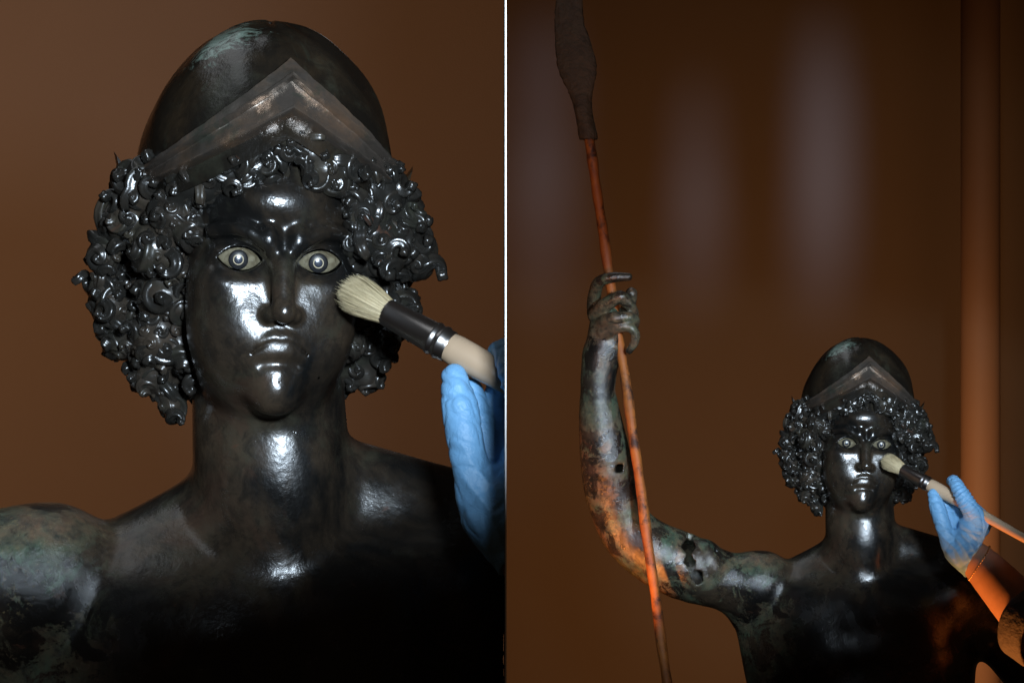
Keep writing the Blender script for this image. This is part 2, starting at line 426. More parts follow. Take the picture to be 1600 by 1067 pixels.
# ------------------------------------------------------------------ statue body
HEAD = Matrix.Rotation(R(9), 4, 'Z') @ Matrix.Rotation(R(2.2), 4, 'Y')
def build_body():
    s = Sdf(); H = s.frame(HEAD)
    # torso (S space: origin between the eyes, x to the viewer's right, -y to the viewer)
    s.ell((0.005, 0.105, -0.46), (0.192, 0.115, 0.26), 0.03)
    s.cap((-0.11, 0.095, -0.285), (0.14, 0.095, -0.275), 0.066, 0.066, 0.03)
    s.ell((-0.080, 0.070, -0.355), (0.098, 0.062, 0.095), 0.07)
    s.ell((0.085, 0.070, -0.360), (0.098, 0.062, 0.095), 0.07)
    s.cap((-0.040, 0.112, -0.207), (-0.114, 0.112, -0.246), 0.045, 0.040, 0.03)
    s.cap((0.050, 0.112, -0.192), (0.143, 0.112, -0.212), 0.047, 0.040, 0.03)
    s.cap((0.0, 0.10, -0.55), (0.0, 0.10, -0.80), 0.135, 0.125, 0.06)
    # lowered arm
    s.ell((0.178, 0.10, -0.272), (0.062, 0.066, 0.070), 0.05)
    s.chain([(0.185, 0.10, -0.27, 0.058), (0.27, 0.105, -0.375, 0.052), (0.36, 0.10, -0.50, 0.044)], 0.03)
    s.chain([(0.36, 0.10, -0.50, 0.043), (0.40, 0.03, -0.66, 0.038), (0.41, -0.02, -0.76, 0.028)], 0.02)
    # raised arm
    s.ell((-0.190, 0.088, -0.257), (0.062, 0.066, 0.060), 0.014)
    s.chain([(-0.185, 0.088, -0.258, 0.056), (-0.255, 0.075, -0.250, 0.053), (-0.33, 0.060, -0.224, 0.061),
             (-0.390, 0.050, -0.194, 0.056), (-0.432, 0.042, -0.155, 0.051), (-0.458, 0.024, -0.090, 0.0475), (-0.467, 0.012, -0.03, 0.0465),
             (-0.478, 0.004, 0.05, 0.038), (-0.482, 0.0, 0.115, 0.0290), (-0.478, -0.002, 0.16, 0.0300)], 0.018)
    s.chain([(-0.20, 0.10, -0.31, 0.040), (-0.175, 0.11, -0.42, 0.040)], 0.05)
    s.ell((-0.278, 0.046, -0.214), (0.026, 0.038, 0.042), 0.010, rot=(0, R(-25), 0))
    # the break in the upper arm and the small square hole
    poly = [(1074, 824), (1085, 830), (1080, 846), (1087, 857), (1079, 868), (1087, 880), (1084, 892), (1097, 895), (1099, 911), (1088, 917), (1080, 905),
            (1076, 890), (1069, 881), (1073, 868), (1063, 856), (1072, 845), (1069, 833)]
    PG = np.array([((x - 1351) / 870, (694 - z) / 870) for x, z in poly], np.float32)
    def crack(P):
        p = P[:, (0, 2)]; d = np.full(len(p), 1e9, np.float32); sg = np.zeros(len(p), bool)
        for i in range(len(PG)):
            a, b = PG[i], PG[i - 1]; e = b - a; w_ = p - a
            t = np.clip(w_ @ e / float(e @ e), 0, 1); q = w_ - t[:, None] * e; d = np.minimum(d, (q * q).sum(1))
            c = (a[1] > p[:, 1]) != (b[1] > p[:, 1])
            sg ^= c & (p[:, 0] < (b[0] - a[0]) * (p[:, 1] - a[1]) / (b[1] - a[1] + 1e-12) + a[0])
        d = np.sqrt(d); return np.maximum(np.where(sg, -d, d), P[:, 1] - 0.055)
    s.add(crack, (-0.314, 0.01, -0.203), 0.09, 0.0008, True)
    s.cap((-0.34, 0.056, -0.222), (-0.27, 0.070, -0.245), 0.050, 0.043, 0.002, sub=True)
    s.cap((-0.276, 0.03, -0.205), (-0.262, 0.02, -0.190), 0.005, 0.004, 0.003, sub=True)
    s.cap((-0.462, 0.016, -0.075), (-0.468, 0.012, -0.02), 0.040, 0.039, 0.002, sub=True)
    hc = np.array((-0.440, -0.03, -0.045))
    s.add(lambda P: np.maximum(np.abs(P[:, 0] - hc[0] - 0.2 * (P[:, 2] - hc[2])) - 0.0058, np.maximum(np.abs(P[:, 2] - hc[2]) - 0.0075, P[:, 1] - 0.01)) , hc, 0.05, 0.0015, True)
    # hand closed on the spear
    def h(px, py, y, r): return ((px - 1351) / 870, y if y > -0.02 else y * 1.25 - 0.004, (694 - py) / 870, r * (1.12 if r < 0.02 else 1.05))
    s.chain([h(934, 590, 0.000, .028), h(938, 560, -0.002, .030), h(943, 520, -0.004, .029), h(945, 495, -0.004, .026)], 0.012)
    s.ell(h(958, 545, -0.006, 0)[:3], (0.014, 0.018, 0.028), 0.012)
    s.chain([h(927, 490, -0.004, .0125), h(926, 472, -0.008, .0115), h(931, 452, -0.020, .0105), h(939, 441, -0.034, .0098), h(957, 435, -0.042, .0088), h(984, 434, -0.038, .0066)], 0.004)
    s.chain([h(928, 492, -0.014, .0125), h(945, 479, -0.030, .0118), h(968, 466, -0.040, .0105), h(976, 468, -0.038, .0102), h(987, 482, -0.026, .0096), h(990, 492, -0.010, .0085)], 0.003)
    s.chain([h(932, 508, -0.016, .0125), h(955, 500, -0.036, .0110), h(978, 497, -0.038, .0100), h(992, 500, -0.026, .0090), h(990, 508, -0.008, .0080)], 0.003)
    s.chain([h(944, 520, -0.020, .0120), h(966, 513, -0.034, .0098), h(984, 512, -0.036, .0088), h(994, 522, -0.032, .0078), h(993, 536, -0.028, .0068), h(984, 549, -0.024, .0058)], 0.003)
    s.chain([h(968, 505, 0.006, .0125), h(980, 480, 0.000, .0115), h(986, 458, -0.014, .0098)], 0.004)
    # neck
    s.cap((-0.012, 0.098, -0.06), (-0.004, 0.094, -0.235), 0.060, 0.067, 0.014)
    s.ell((-0.002, 0.045, -0.17), (0.035, 0.018, 0.050), 0.03)
    # ---------------- head (face frame)
    s.ell((0, 0.085, 0.040), (0.070, 0.092, 0.085), 0.02, fr=H)
    s.ell((0, 0.054, -0.022), (0.0655, 0.064, 0.088), 0.02, fr=H)
    s.ell((0, 0.047, -0.078), (0.0560, 0.056, 0.046), 0.02, fr=H)
    s.ell((0, 0.001, -0.101), (0.021, 0.0205, 0.0195), 0.013, fr=H)
    s.ell((0, 0.046, 0.045), (0.058, 0.056, 0.044), 0.02, fr=H)
    s.ell((0, 0.016, -0.066), (0.036, 0.030, 0.030), 0.024, fr=H)
    s.ell((0, -0.002, 0.046), (0.030, 0.0105, 0.013), 0.014, fr=H)
    for q in (-1, 1):
        s.ell((q * 0.036, 0.024, -0.044), (0.026, 0.030, 0.038), 0.028, fr=H)
        s.ell((q * 0.044, 0.022, -0.016), (0.020, 0.026, 0.014), 0.016, fr=H)      # cheekbone
        s.ell((q * 0.032, -0.014, -0.001), (0.021, 0.0145, 0.0135), 0.010, sub=True, fr=H)   # socket
        s.ell((q * 0.0315, 0.0205, 0.0), (0.0262, 0.0262, 0.0180), 0.004, fr=H)      # lids
        s.ell((q * 0.029, 0.003, -0.0165), (0.018, 0.010, 0.0065), 0.007, fr=H)      # bag
    s.cap((0, -0.020, 0.030), (0, -0.020, 0.008), 0.0016, 0.0022, 0.008, sub=True, fr=H)
    # nose
    s.chain([(0, -0.0065, 0.012, 0.0088), (0, -0.0168, -0.010, 0.0090), (0, -0.0255, -0.036, 0.0090)], 0.010, fr=H)
    s.ell((0, -0.0270, -0.0400), (0.0088, 0.0095, 0.0082), 0.006, fr=H)
    for q in (-1, 1):
        s.ell((q * 0.0105, -0.0170, -0.0420), (0.0052, 0.0085, 0.0056), 0.005, fr=H)
        s.ell((q * 0.0065, -0.0245, -0.0495), (0.0036, 0.0056, 0.0036), 0.002, sub=True, fr=H)
    # mouth
    s.cap((0, -0.0225, -0.048), (0, -0.0225, -0.054), 0.0018, 0.0022, 0.005, sub=True, fr=H)
    s.chain([(-0.0235, -0.0060, -0.0720, 0.0026), (-0.014, -0.0125, -0.0640, 0.0036), (-0.005, -0.0150, -0.0592, 0.0038), (0, -0.0150, -0.0598, 0.0037), (0.005, -0.0150, -0.0592, 0.0038), (0.014, -0.0125, -0.0640, 0.0036), (0.0235, -0.0060, -0.0720, 0.0026)], 0.0045, fr=H)
    s.chain([(-0.0185, -0.0085, -0.0735, 0.0036), (-0.008, -0.0122, -0.0692, 0.0049), (0.0, -0.0128, -0.0688, 0.0052), (0.008, -0.0122, -0.0692, 0.0049), (0.0185, -0.0085, -0.0735, 0.0036)], 0.0045, fr=H)
    s.chain([(-0.0255, -0.0085, -0.0755, 0.0012), (-0.016, -0.0165, -0.0670, 0.0011), (-0.006, -0.0205, -0.0622, 0.0010), (0, -0.0210, -0.0632, 0.0010), (0.006, -0.0205, -0.0622, 0.0010), (0.016, -0.0165, -0.0670, 0.0011), (0.0255, -0.0085, -0.0755, 0.0012)], 0.0022, sub=True, fr=H)
    s.chain([(-0.014, -0.0165, -0.0800, 0.0015), (0, -0.0195, -0.0788, 0.0015), (0.014, -0.0165, -0.0800, 0.0015)], 0.007, sub=True, fr=H)
    # eye openings (almond prisms)
    for q in (-1, 1):
        wd, su, sl = 0.0182, 0.0102, 0.0096
        Ru = (wd * wd + su * su) / (2 * su); Rl = (wd * wd + sl * sl) / (2 * sl)
        def fn(P, q=q):
            x = (P[:, 0] - q * 0.0315) * q; z = P[:, 2] - 0.0008 - 0.06 * x
            a = np.hypot(x + 0.001, z - (su - Ru)) - Ru; b = np.hypot(x - 0.001, z - (Rl - sl)) - Rl
            return np.maximum(np.maximum(a, b), P[:, 1] - 0.016)
        s.add(fn, (q * 0.0315, -0.004, 0), 0.024, 0.0010, True, H)
    for q in (-1, 1):
        s.chain([(q * 0.0085, -0.0112, 0.0105, 0.0066), (q * 0.018, -0.0108, 0.0172, 0.0068), (q * 0.034, -0.0040, 0.0248, 0.0070), (q * 0.052, 0.0110, 0.0225, 0.0060)], 0.0055, fr=H)
        s.ell((q * 0.0112, -0.0118, 0.0185), (0.0066, 0.0072, 0.0100), 0.006, fr=H)
        s.chain([(q * 0.0145, -0.0125, 0.0082, .0006), (q * 0.023, -0.0105, 0.0128, .0009), (q * 0.035, -0.0058, 0.0165, .0010), (q * 0.050, 0.0055, 0.0140, .0007)], 0.0030, sub=True, fr=H)
    s.cap((0, -0.0205, 0.028), (0, -0.0200, 0.009), 0.0014, 0.0018, 0.005, sub=True, fr=H)
    # hole in the torso bottom is flat: cut below the waist
    s.add(lambda P: P[:, 2] + 0.78, (0.0, 0.1, -0.82), 0.5, 0.002, True)
    dsp = lambda P: 0.0006 * smooth_noise(P, 60, 3) + 0.0003 * smooth_noise(P, 210, 4)
    Vh, Qh = s.mesh((-0.12, -0.06, -0.15), (0.12, 0.21, 0.14), 0.00134, disp=dsp)
    Vb, Qb = s.mesh((-0.56, -0.10, -0.81), (0.46, 0.27, 0.34), 0.0026, disp=dsp)
    zq = Vb[Qb][:, :, 2].min(1); xq = np.abs(Vb[Qb][:, :, 0]).max(1)
    Qb = Qb[~((zq > -0.1485) & (xq < 0.125))]
    Qh = Qh[Vh[Qh][:, :, 2].max(1) < 0.135]
    return np.concatenate([Vb, Vh]), np.concatenate([Qb, Qh + len(Vb)])
V, Q = build_body()
BODY_ME = make_mesh('body', V, Q); BODY_ME.materials.append(M_body)
def beyond(V, M):
    W = np.asarray(V) @ np.array(M)[:3, :3].T + np.array(M)[:3, 3]
    return W[:, 0] > PXD * W[:, 1] - 0.0004
_b = beyond(V, M1)
BODY_NEAR = make_mesh('body', V, Q[~_b[Q].any(1)]); BODY_NEAR.materials.append(M_body)
print('body', len(V), len(Q), round(time.time() - T0, 1))

# ------------------------------------------------------------------ hair
def LP(px, py, y):                                       # left photograph pixel -> S space
    k = (D1 + y) / D1
    return np.array(((px - 438) / 2000 * k, y, (409 - py) / 2000 * k))
blobs = [ # px, py, depth, radius px
    (598, 305, .040, 40), (632, 345, .055, 36), (648, 398, .060, 30), (600, 385, .035, 44), (566, 330, .020, 32), (580, 275, .032, 34),
    (545, 262, .005, 26), (615, 480, .085, 42), (590, 535, .085, 38), (572, 585, .095, 26), (572, 430, .060, 40), (570, 500, .070, 34),
    (225, 300, .050, 40), (200, 345, .065, 40), (168, 398, .075, 28), (178, 480, .085, 32), (165, 440, .085, 24), (195, 535, .090, 32), (238, 585, .085, 34),
    (268, 632, .085, 22), (255, 460, .065, 46), (245, 385, .050, 46), (290, 292, .020, 32), (270, 335, .030, 36), (245, 530, .070, 44),
    (345, 268, .004, 24), (310, 275, .014, 26), (385, 262, -.006, 20), (420, 245, -.012, 17), (448, 215, -.012, 15), (470, 222, -.012, 14), (490, 245, -.010, 18), (515, 265, -.002, 22),
    (328, 298, .012, 20), (362, 284, .002, 18), (402, 272, -.005, 17), (500, 274, -.003, 18), (530, 294, .006, 18),
    (300, 360, .025, 20), (282, 420, .035, 16), (280, 480, .045, 16), (288, 560, .060, 18), (548, 380, .018, 16), (552, 540, .050, 20)]
def build_hair():
    s = Sdf()
    for (px, py, y, r) in blobs:
        c = LP(px, py, y); rr = r / 2000.0 * 0.92
        s.ell(c, (rr, rr * 1.25, rr), 0.012)
    s.ell((-0.014, 0.12, -0.02), (0.104, 0.085, 0.11), 0.02)
    H = s.frame(HEAD)
    s.ell((0, 0.030, -0.030), (0.058, 0.075, 0.100), 0.008, sub=True, fr=H)
    dsp = lambda P: 0.0016 * smooth_noise(P, 330, 5) + 0.0010 * smooth_noise(P, 700, 6)
    return s.mesh((-0.19, -0.06, -0.18), (0.16, 0.24, 0.16), 0.0031, disp=dsp)
HV, HQ = build_hair()
HAIR_ME = make_mesh('hair', HV, HQ); HAIR_ME.materials.append(M_hair)

def curl_mesh(i):
    r = random.Random(100 + i)
    kind = ('snail', 'snail', 'hook', 'cork')[i % 4]; hand = 1 if (i // 4) % 2 else -1
    Rr = r.uniform(0.0078, 0.0105)
    turns, hgt = {'cork': (r.uniform(1.25, 1.7), 0.018), 'snail': (r.uniform(1.25, 1.65), 0.010), 'hook': (r.uniform(0.75, 1.0), 0.013)}[kind]
    tr = r.uniform(0.0044, 0.0056)
    path, rad = [], []
    n = 30; ph = r.uniform(0, 6)
    for j in range(n):
        t = j / (n - 1)
        th = hand * t * turns * 2 * math.pi
        rho = Rr * (1 - 0.9 * t ** 1.2) * (1 + 0.08 * math.sin(t * 11 + ph))
        z = -0.008 + hgt * t
        path.append(Vector((rho * math.cos(th) + 0.002 * t * math.cos(ph), rho * math.sin(th), z)))
        rad.append(tr * (1 - 0.35 * t) * (1 + 0.07 * math.sin(t * 8 + ph)))
    pre = []
    d0 = (path[0] - path[1]).normalized(); L = r.uniform(0.006, 0.018)
    for j in range(5, 0, -1):
        q = j / 5
        pre.append((path[0] + d0 * (L * q) + Vector((0.004 * math.sin(q * 3.0), 0, -0.006 * q * q)), tr * (1 - 0.5 * q)))
    path = [p for p, _ in pre] + path; rad = [q for _, q in pre] + rad
    e = path[-1]; d = (path[-1] - path[-2]).normalized()
    path += [e + d * 0.0015, e + d * 0.0030]; rad += [rad[-1] * 1.05, rad[-1] * 0.5]
    V, F = tube(path, rad, n=24, grooves=4, gdepth=0.15)
    return make_mesh('curl', V, F)
CURLS = []
for i in range(24):
    me = curl_mesh(i); me.materials.append(M_hair); CURLS.append(me)

# pick curl sites over the hair mass
hm = HAIR_ME; nv = len(hm.vertices)
co = np.empty(nv * 3, np.float32); hm.vertices.foreach_get('co', co); co = co.reshape(-1, 3)
no = np.array([v.normal[:] for v in hm.vertices])
Hi = np.array(HEAD.inverted())[:3, :3]
loc = co @ Hi.T
helm_r = np.sqrt((loc[:, 0] / 0.103) ** 2 + ((loc[:, 1] - 0.09) / 0.120) ** 2 + (np.maximum(loc[:, 2] - 0.065, 0) / 0.127) ** 2)
ok = (no[:, 1] < 0.20) & (co[:, 1] < 0.125) & ~((helm_r < 1.03) & (loc[:, 2] > 0.112 - 0.50 * np.abs(loc[:, 0])) & (loc[:, 2] > 0.03))
face_r = np.sqrt((loc[:, 0] / 0.062) ** 2 + ((loc[:, 2] + 0.03) / 0.100) ** 2)
ok &= ~((face_r < 1.0) & (loc[:, 1] > 0.015))
cand = np.nonzero(ok)[0]; rng.shuffle(cand); cand = cand[:7000]
SITES = []
for i in cand:
    sp = 0.0162
    if not SITES or ((np.array([q[0] for q in SITES]) - co[i]) ** 2).sum(1).min() > sp * sp:
        SITES.append((co[i], no[i]))
    if len(SITES) >= 298: break
print('curls', len(SITES), round(time.time() - T0, 1))
CURL_X = []
for (p, nrm) in SITES:
    z = Vector(nrm) + Vector((random.uniform(-.2, .2), random.uniform(-.55, -.1), random.uniform(-.2, .2)))
    q = z.to_track_quat('Z', 'Y').to_matrix().to_4x4() @ Matrix.Rotation(random.uniform(0, 6.28), 4, 'Z')
    sc = random.uniform(0.95, 1.3) * (1.15 if abs(nrm[1]) < 0.35 else 1.0)
    if p[1] < 0.012: sc *= 0.85
    CURL_X.append((random.choice(CURLS), Matrix.Translation(Vector(p) - Vector(nrm) * 0.001) @ q @ Matrix.Diagonal((sc, sc, sc * random.uniform(0.8, 1.25), 1))))

for k, (px, py, sc) in enumerate(((432, 210, 1.0), (468, 207, 1.0), (450, 236, 0.95), (398, 238, 0.95), (505, 222, 0.95), (362, 246, 1.0), (420, 256, 0.9), (484, 254, 0.9),
                                  (530, 244, 1.0), (330, 262, 1.0), (384, 276, 0.95), (346, 290, 0.95), (520, 282, 0.95), (552, 268, 1.0), (312, 305, 0.95), (298, 275, 1.0))):
    p = LP(px, py, -0.020 + 0.035 * abs((px - 445) / 140.0) ** 1.6)
    z = Vector(((px - 445) / 400.0, -1, 0.15))
    me = CURLS[(4 * (k % 5) + k // 5 % 2) % 24]
    CURL_X.append((me, Matrix.Translation(Vector(p)) @ z.to_track_quat('Z', 'Y').to_matrix().to_4x4() @ Matrix.Rotation(k * 2.1, 4, 'Z') @ Matrix.Diagonal((sc, sc, sc, 1))))
FILL = []
for i in cand:
    if len(FILL) >= 130: break
    p = co[i]
    if ((np.array([q[0] for q in SITES + FILL]) - p) ** 2).sum(1).min() > 0.0109 ** 2:
        FILL.append((p, no[i]))
fv, ff, off = [], [], 0
CN = []
for me in CURLS[:8]:
    a = np.empty(len(me.vertices) * 3, np.float32); me.vertices.foreach_get('co', a)
    CN.append((a.reshape(-1, 3), [tuple(f.vertices) for f in me.polygons]))
for p, nrm in FILL:
    a, fs = random.choice(CN); sc = random.uniform(0.62, 0.85)
    q = np.array((Vector(nrm).to_track_quat('Z', 'Y').to_matrix() @ Matrix.Rotation(random.uniform(0, 6.28), 3, 'Z')))
    fv.append(a * sc @ q.T + p - np.array(nrm) * 0.001); ff += [tuple(x + off for x in f) for f in fs]; off += len(a)
FILL_ME = make_mesh('small_curls', np.concatenate(fv), ff); FILL_ME.materials.append(M_hair)
print('fill', len(FILL), round(time.time() - T0, 1))

# ------------------------------------------------------------------ helmet
HC = np.array((0, 0.090, 0.065)); HR = np.array((0.103, 0.119, 0.1290))
def dome_pt(a, z, off=0.0):
    rho = math.sqrt(max(0.0, 1 - (max(z - HC[2], 0) / HR[2]) ** 2))
    x, y = HR[0] * math.sin(a) * rho, HC[1] - HR[1] * math.cos(a) * rho
    nx, ny, nz = x / HR[0] ** 2, (y - HC[1]) / HR[1] ** 2, max(z - HC[2], 0) / HR[2] ** 2
    l = math.sqrt(nx * nx + ny * ny + nz * nz) + 1e-9
    return Vector((x + nx / l * off, y + ny / l * off, z + nz / l * off))
def edge_z(a, z0, slope, off):
    z = z0
    for _ in range(60):
        x = abs(dome_pt(a, z, off).x); z = 0.5 * z + 0.5 * (z0 - slope * x)
    return z
def dome_mesh():
    V, F = [], []; n = 128; zs = range(33)
    base = []
    for j in range(n):
        a = 2 * math.pi * j / n; a = a - 2 * math.pi if a > math.pi else a
        base.append(edge_z(a, 0.1110, 0.50, 0.013) - 0.016 if abs(a) < R(103) else 0.0)
    for i in zs:
        for j in range(n):
            t0 = math.asin(max(-1, min(1, (base[j] - HC[2]) / HR[2])))
            th = t0 + (math.pi / 2 - t0) * i / 33
            aa = 2 * math.pi * j / n
            dent = 0.0009 * math.sin(3 * aa + 4 * th) + 0.0007 * math.sin(7 * aa - 5 * th + 1) + 0.0005 * math.sin(11 * aa + 9 * th)
            V.append(HEAD @ dome_pt(aa, HC[2] + HR[2] * math.sin(th), dent))
    V.append(HEAD @ Vector((HC[0], HC[1], HC[2] + HR[2])))
    for i in range(len(zs) - 1):
        for j in range(n): F.append((i * n + j, i * n + (j + 1) % n, (i + 1) * n + (j + 1) % n, (i + 1) * n + j))
    for j in range(n): F.append(((len(zs) - 1) * n + j, (len(zs) - 1) * n + (j + 1) % n, len(V) - 1))
    return make_mesh('dome', V, F)
def visor_mesh():
    prof = [(0.0, -0.003), (0.004, 0.0105), (0.012, 0.0118), (0.31, 0.0110), (0.345, 0.0165), (0.38, 0.0185), (0.415, 0.0165), (0.43, 0.0095),
            (0.46, 0.0092), (0.90, 0.0125), (0.93, 0.0150), (0.975, 0.0152), (1.0, 0.0125), (1.0, -0.004)]
    V, F = [], []; n = 120; m = len(prof)
    for i in range(n + 1):
        a = R(-104 + 208 * i / n)
        zu = edge_z(a, 0.1490, 0.72, 0.011); zl = min(edge_z(a, 0.1110, 0.50, 0.013), zu - 0.010)
        ridge = 0.004 * math.exp(-abs(a) / R(9))
        for t, o in prof:
            fl = 0.12 + 0.88 * max(0.0, math.cos(abs(a) * 0.86)) ** 0.8
            jit = 0.0004 * math.sin(a * 23 + t * 5) + 0.0003 * math.sin(a * 61 - t * 9)
            V.append(HEAD @ dome_pt(a, zu + (zl - zu) * t, (o * fl + ridge + jit) if o > 0 else o))
    for i in range(n):
        for k in range(m - 1): F.append((i * m + k, i * m + k + 1, (i + 1) * m + k + 1, (i + 1) * m + k))
    F.append(tuple(range(m))); F.append(tuple(n * m + k for k in range(m - 1, -1, -1)))
    return make_mesh('visor', V, F, sharp=28)
def flange_mesh(q):
    pts = [(q * 0.086, 0.035), (q * 0.123, 0.084), (q * 0.114, 0.045), (q * 0.104, 0.020), (q * 0.085, 0.012)]
    V, F = [], []
    for y, sc in ((0.066, 0.9), (0.074, 1.0), (0.080, 0.9)):
        cx = sum(p[0] for p in pts) / 5; cz = sum(p[1] for p in pts) / 5
        for p in pts: V.append(HEAD @ Vector((cx + (p[0] - cx) * sc, y + 0.2 * abs(p[0]), cz + (p[1] - cz) * sc)))
    for L in range(2):
        for j in range(5): F.append((L * 5 + j, L * 5 + (j + 1) % 5, (L + 1) * 5 + (j + 1) % 5, (L + 1) * 5 + j))
    F.append((4, 3, 2, 1, 0)); F.append((10, 11, 12, 13, 14))
    return make_mesh('cheek_guard_tip', V, F, sharp=40)
DOME_ME = dome_mesh(); DOME_ME.materials.append(M_helm)
VISOR_ME = visor_mesh(); VISOR_ME.materials.append(M_visor)
FL = [flange_mesh(-1), flange_mesh(1)]
for f in FL: f.materials.append(M_helm)

# ------------------------------------------------------------------ eyes
def eye_mats():
    s = NT('eye_white'); c = s.mix(s.ramp(s.noise(120, 8, 0.7, 0.8), [(0.42, 0.0), (0.66, 1.0)]), (0.22, 0.195, 0.130), (0.085, 0.068, 0.040))
    a = s.set(Base_Color=c, Roughness=0.32, Normal=s.bump(s.noise(300, 4), 0.2, 0.0006))
    b = simple('eye_iris', (0.030, 0.031, 0.034), 0.25, var=0.85, nscale=260)
    d = simple('eye_ring', (0.55, 0.46, 0.30), 0.35, var=0.2)
    return a, b, d
M_eye, M_iris, M_ring = eye_mats()
M_pupil = simple('eye_pupil', (0.05, 0.06, 0.085), 0.15, var=0.4, nscale=200)
ER = 0.0240
def cap_mesh(name, r0, r1, off, n=40, m=6):
    """ring-shaped patch of the eyeball between two radii as seen from the front (facing -y)"""
    V, F = [], []
    rs = [r0 + (r1 - r0) * i / m for i in range(m + 1)]
    prof = [(r0, off - 0.0005)] + [(r, off) for r in rs] + [(r1, off - 0.0005)]
    for r, o in prof:
        for j in range(n):
            a = 2 * math.pi * j / n; rr = max(r, 1e-5)
            y = -math.sqrt(ER * ER - rr * rr)
            k = (ER + o) / ER
            V.append((rr * math.cos(a) * k, y * k, rr * math.sin(a) * k))
    for i in range(len(prof) - 1):
        for j in range(n):
            F.append((i * n + j, (i + 1) * n + j, (i + 1) * n + (j + 1) % n, i * n + (j + 1) % n))
    return make_mesh(name, V, F)
def almond_mesh():
    wd, su, sl = 0.0168, 0.0089, 0.0083
    Ru = (wd * wd + su * su) / (2 * su); Rl = (wd * wd + sl * sl) / (2 * sl)
    V, F = [], []; n, m = 40, 16
    for i in range(n + 1):
        u = -math.cos(math.pi * i / n); x = wd * u * 0.999
        zh = su - Ru + math.sqrt(Ru * Ru - x * x); zl = Rl - sl - math.sqrt(Rl * Rl - x * x)
        for j in range(m + 1):
            z = zl + (zh - zl) * j / m
            rim = 0.0007 * (1 - min(1.0, min(zh - z, z - zl) / 0.0010)) ** 2
            V.append((x, -math.sqrt(ER * ER - x * x - z * z) + rim, z))
    for i in range(n):
        for j in range(m): F.append((i * (m + 1) + j, (i + 1) * (m + 1) + j, (i + 1) * (m + 1) + j + 1, i * (m + 1) + j + 1))
    return make_mesh('eye', V, F)
EYE_ME = almond_mesh(); EYE_ME.materials.append(M_eye)
IRIS_ME = cap_mesh('iris', 0.0, 0.0076, 0.0004); IRIS_ME.materials.append(M_iris)
RING_ME = cap_mesh('pupil_ring', 0.0034, 0.0041, 0.0007, m=2); RING_ME.materials.append(M_ring)
PUP_ME = cap_mesh('pupil', 0.0, 0.0028, 0.0007); PUP_ME.materials.append(M_pupil)

# ------------------------------------------------------------------ the statue as a thing
def make_statue(M, label, body):
    root = empty('bronze_statue', M); tag(root, label, 'statue', 'bronze warrior statues')
    mesh_obj('body', body, None, root)
    hair = mesh_obj('hair', HAIR_ME, None, root)
    for me, X in CURL_X:
        c = bpy.data.objects.new('curl', me); COL.objects.link(c); c.parent = hair; c.matrix_local = X
    tag(mesh_obj('small_curls', FILL_ME, None, hair), kind='stuff')
    helm = mesh_obj('helmet', DOME_ME, None, root)
    mesh_obj('visor', VISOR_ME, None, helm)
    for f in FL: mesh_obj('cheek_guard_tip', f, None, helm)
    for q in (-1, 1):
        e = mesh_obj('eye', EYE_ME, None, root)
        e.matrix_local = HEAD @ Matrix.Translation((q * 0.0315, 0.0222, 0.0008)) @ Matrix.Rotation(R(-q * 3.4), 4, 'Y')
        for nm, me in (('iris', IRIS_ME), ('pupil_ring', RING_ME), ('pupil', PUP_ME)):
            mesh_obj(nm, me, None, e).rotation_euler = (R(1.5), 0, R(-4))
    return root
make_statue(M1, 'larger, nearer dark bronze statue bust in helmet, brush at its cheek, before plain brown wall', BODY_NEAR)
make_statue(M2, 'smaller, farther dark bronze statue in helmet raising one arm to grip a spear', BODY_ME)

# ------------------------------------------------------------------ spear
def rust():
    s = NT('rusty_iron')
    c = s.mix(s.ramp(s.noise(22, 7, 0.65, 0.6), [(0.35, 0.0), (0.65, 1.0)]), (0.40, 0.130, 0.020), (0.24, 0.066, 0.014))
    c = s.mix(s.ramp(s.noise(26, 8, 0.75, 0.3), [(0.50, 0.0), (0.62, 1.0)]), c, (0.045, 0.016, 0.008))  # dark patches among the rust stand in for bands of shadow
    return s.set(Base_Color=c, Roughness=0.6, Metallic=0.0, Normal=s.bump(s.noise(180, 5, 0.7), 0.5, 0.002))
M_rust = rust()
M_tip = simple('corroded_spearhead', (0.105, 0.075, 0.042), 0.7, metal=0.0, var=0.85, nscale=45, bump=1.0, bscale=70, bdist=0.006)
def RP(px, py, y):
    k = (D2 + y) / D2
    return Vector(((px - 1351) / 870 * k, y, (694 - py) / 870 * k))
sp = empty('spear', M2); tag(sp, 'long rusty orange spear with dark leaf blade held in the raised hand', 'spear')
def ysp(py): return -0.008 - 0.040 * max(0.0, min(1.0, (py - 480) / 400.0))
pts = [(916, 206), (926, 270), (938, 350), (950, 430), (959, 490), (967, 540), (980, 620), (994, 720), (1008, 820), (1022, 920), (1036, 1020), (1049, 1110), (1081, 1330)]
path = []; 
for a, b in zip(pts[:-1], pts[1:]):
    for t in range(6):
        u = t / 6; path.append((a[0] + (b[0] - a[0]) * u, a[1] + (b[1] - a[1]) * u))
path.append(pts[-1])
rr = [(0.0090 + (0.0012 if i % 11 in (3, 4) else 0) + 0.0005 * math.sin(i * 1.7)) for i in range(len(path))]
V, F = tube([RP(x + 0.35 * math.sin(i * 0.6), y, ysp(y)) for i, (x, y) in enumerate(path)], rr, n=14)
mesh_obj('shaft', make_mesh('shaft', V, F), M_rust, sp)
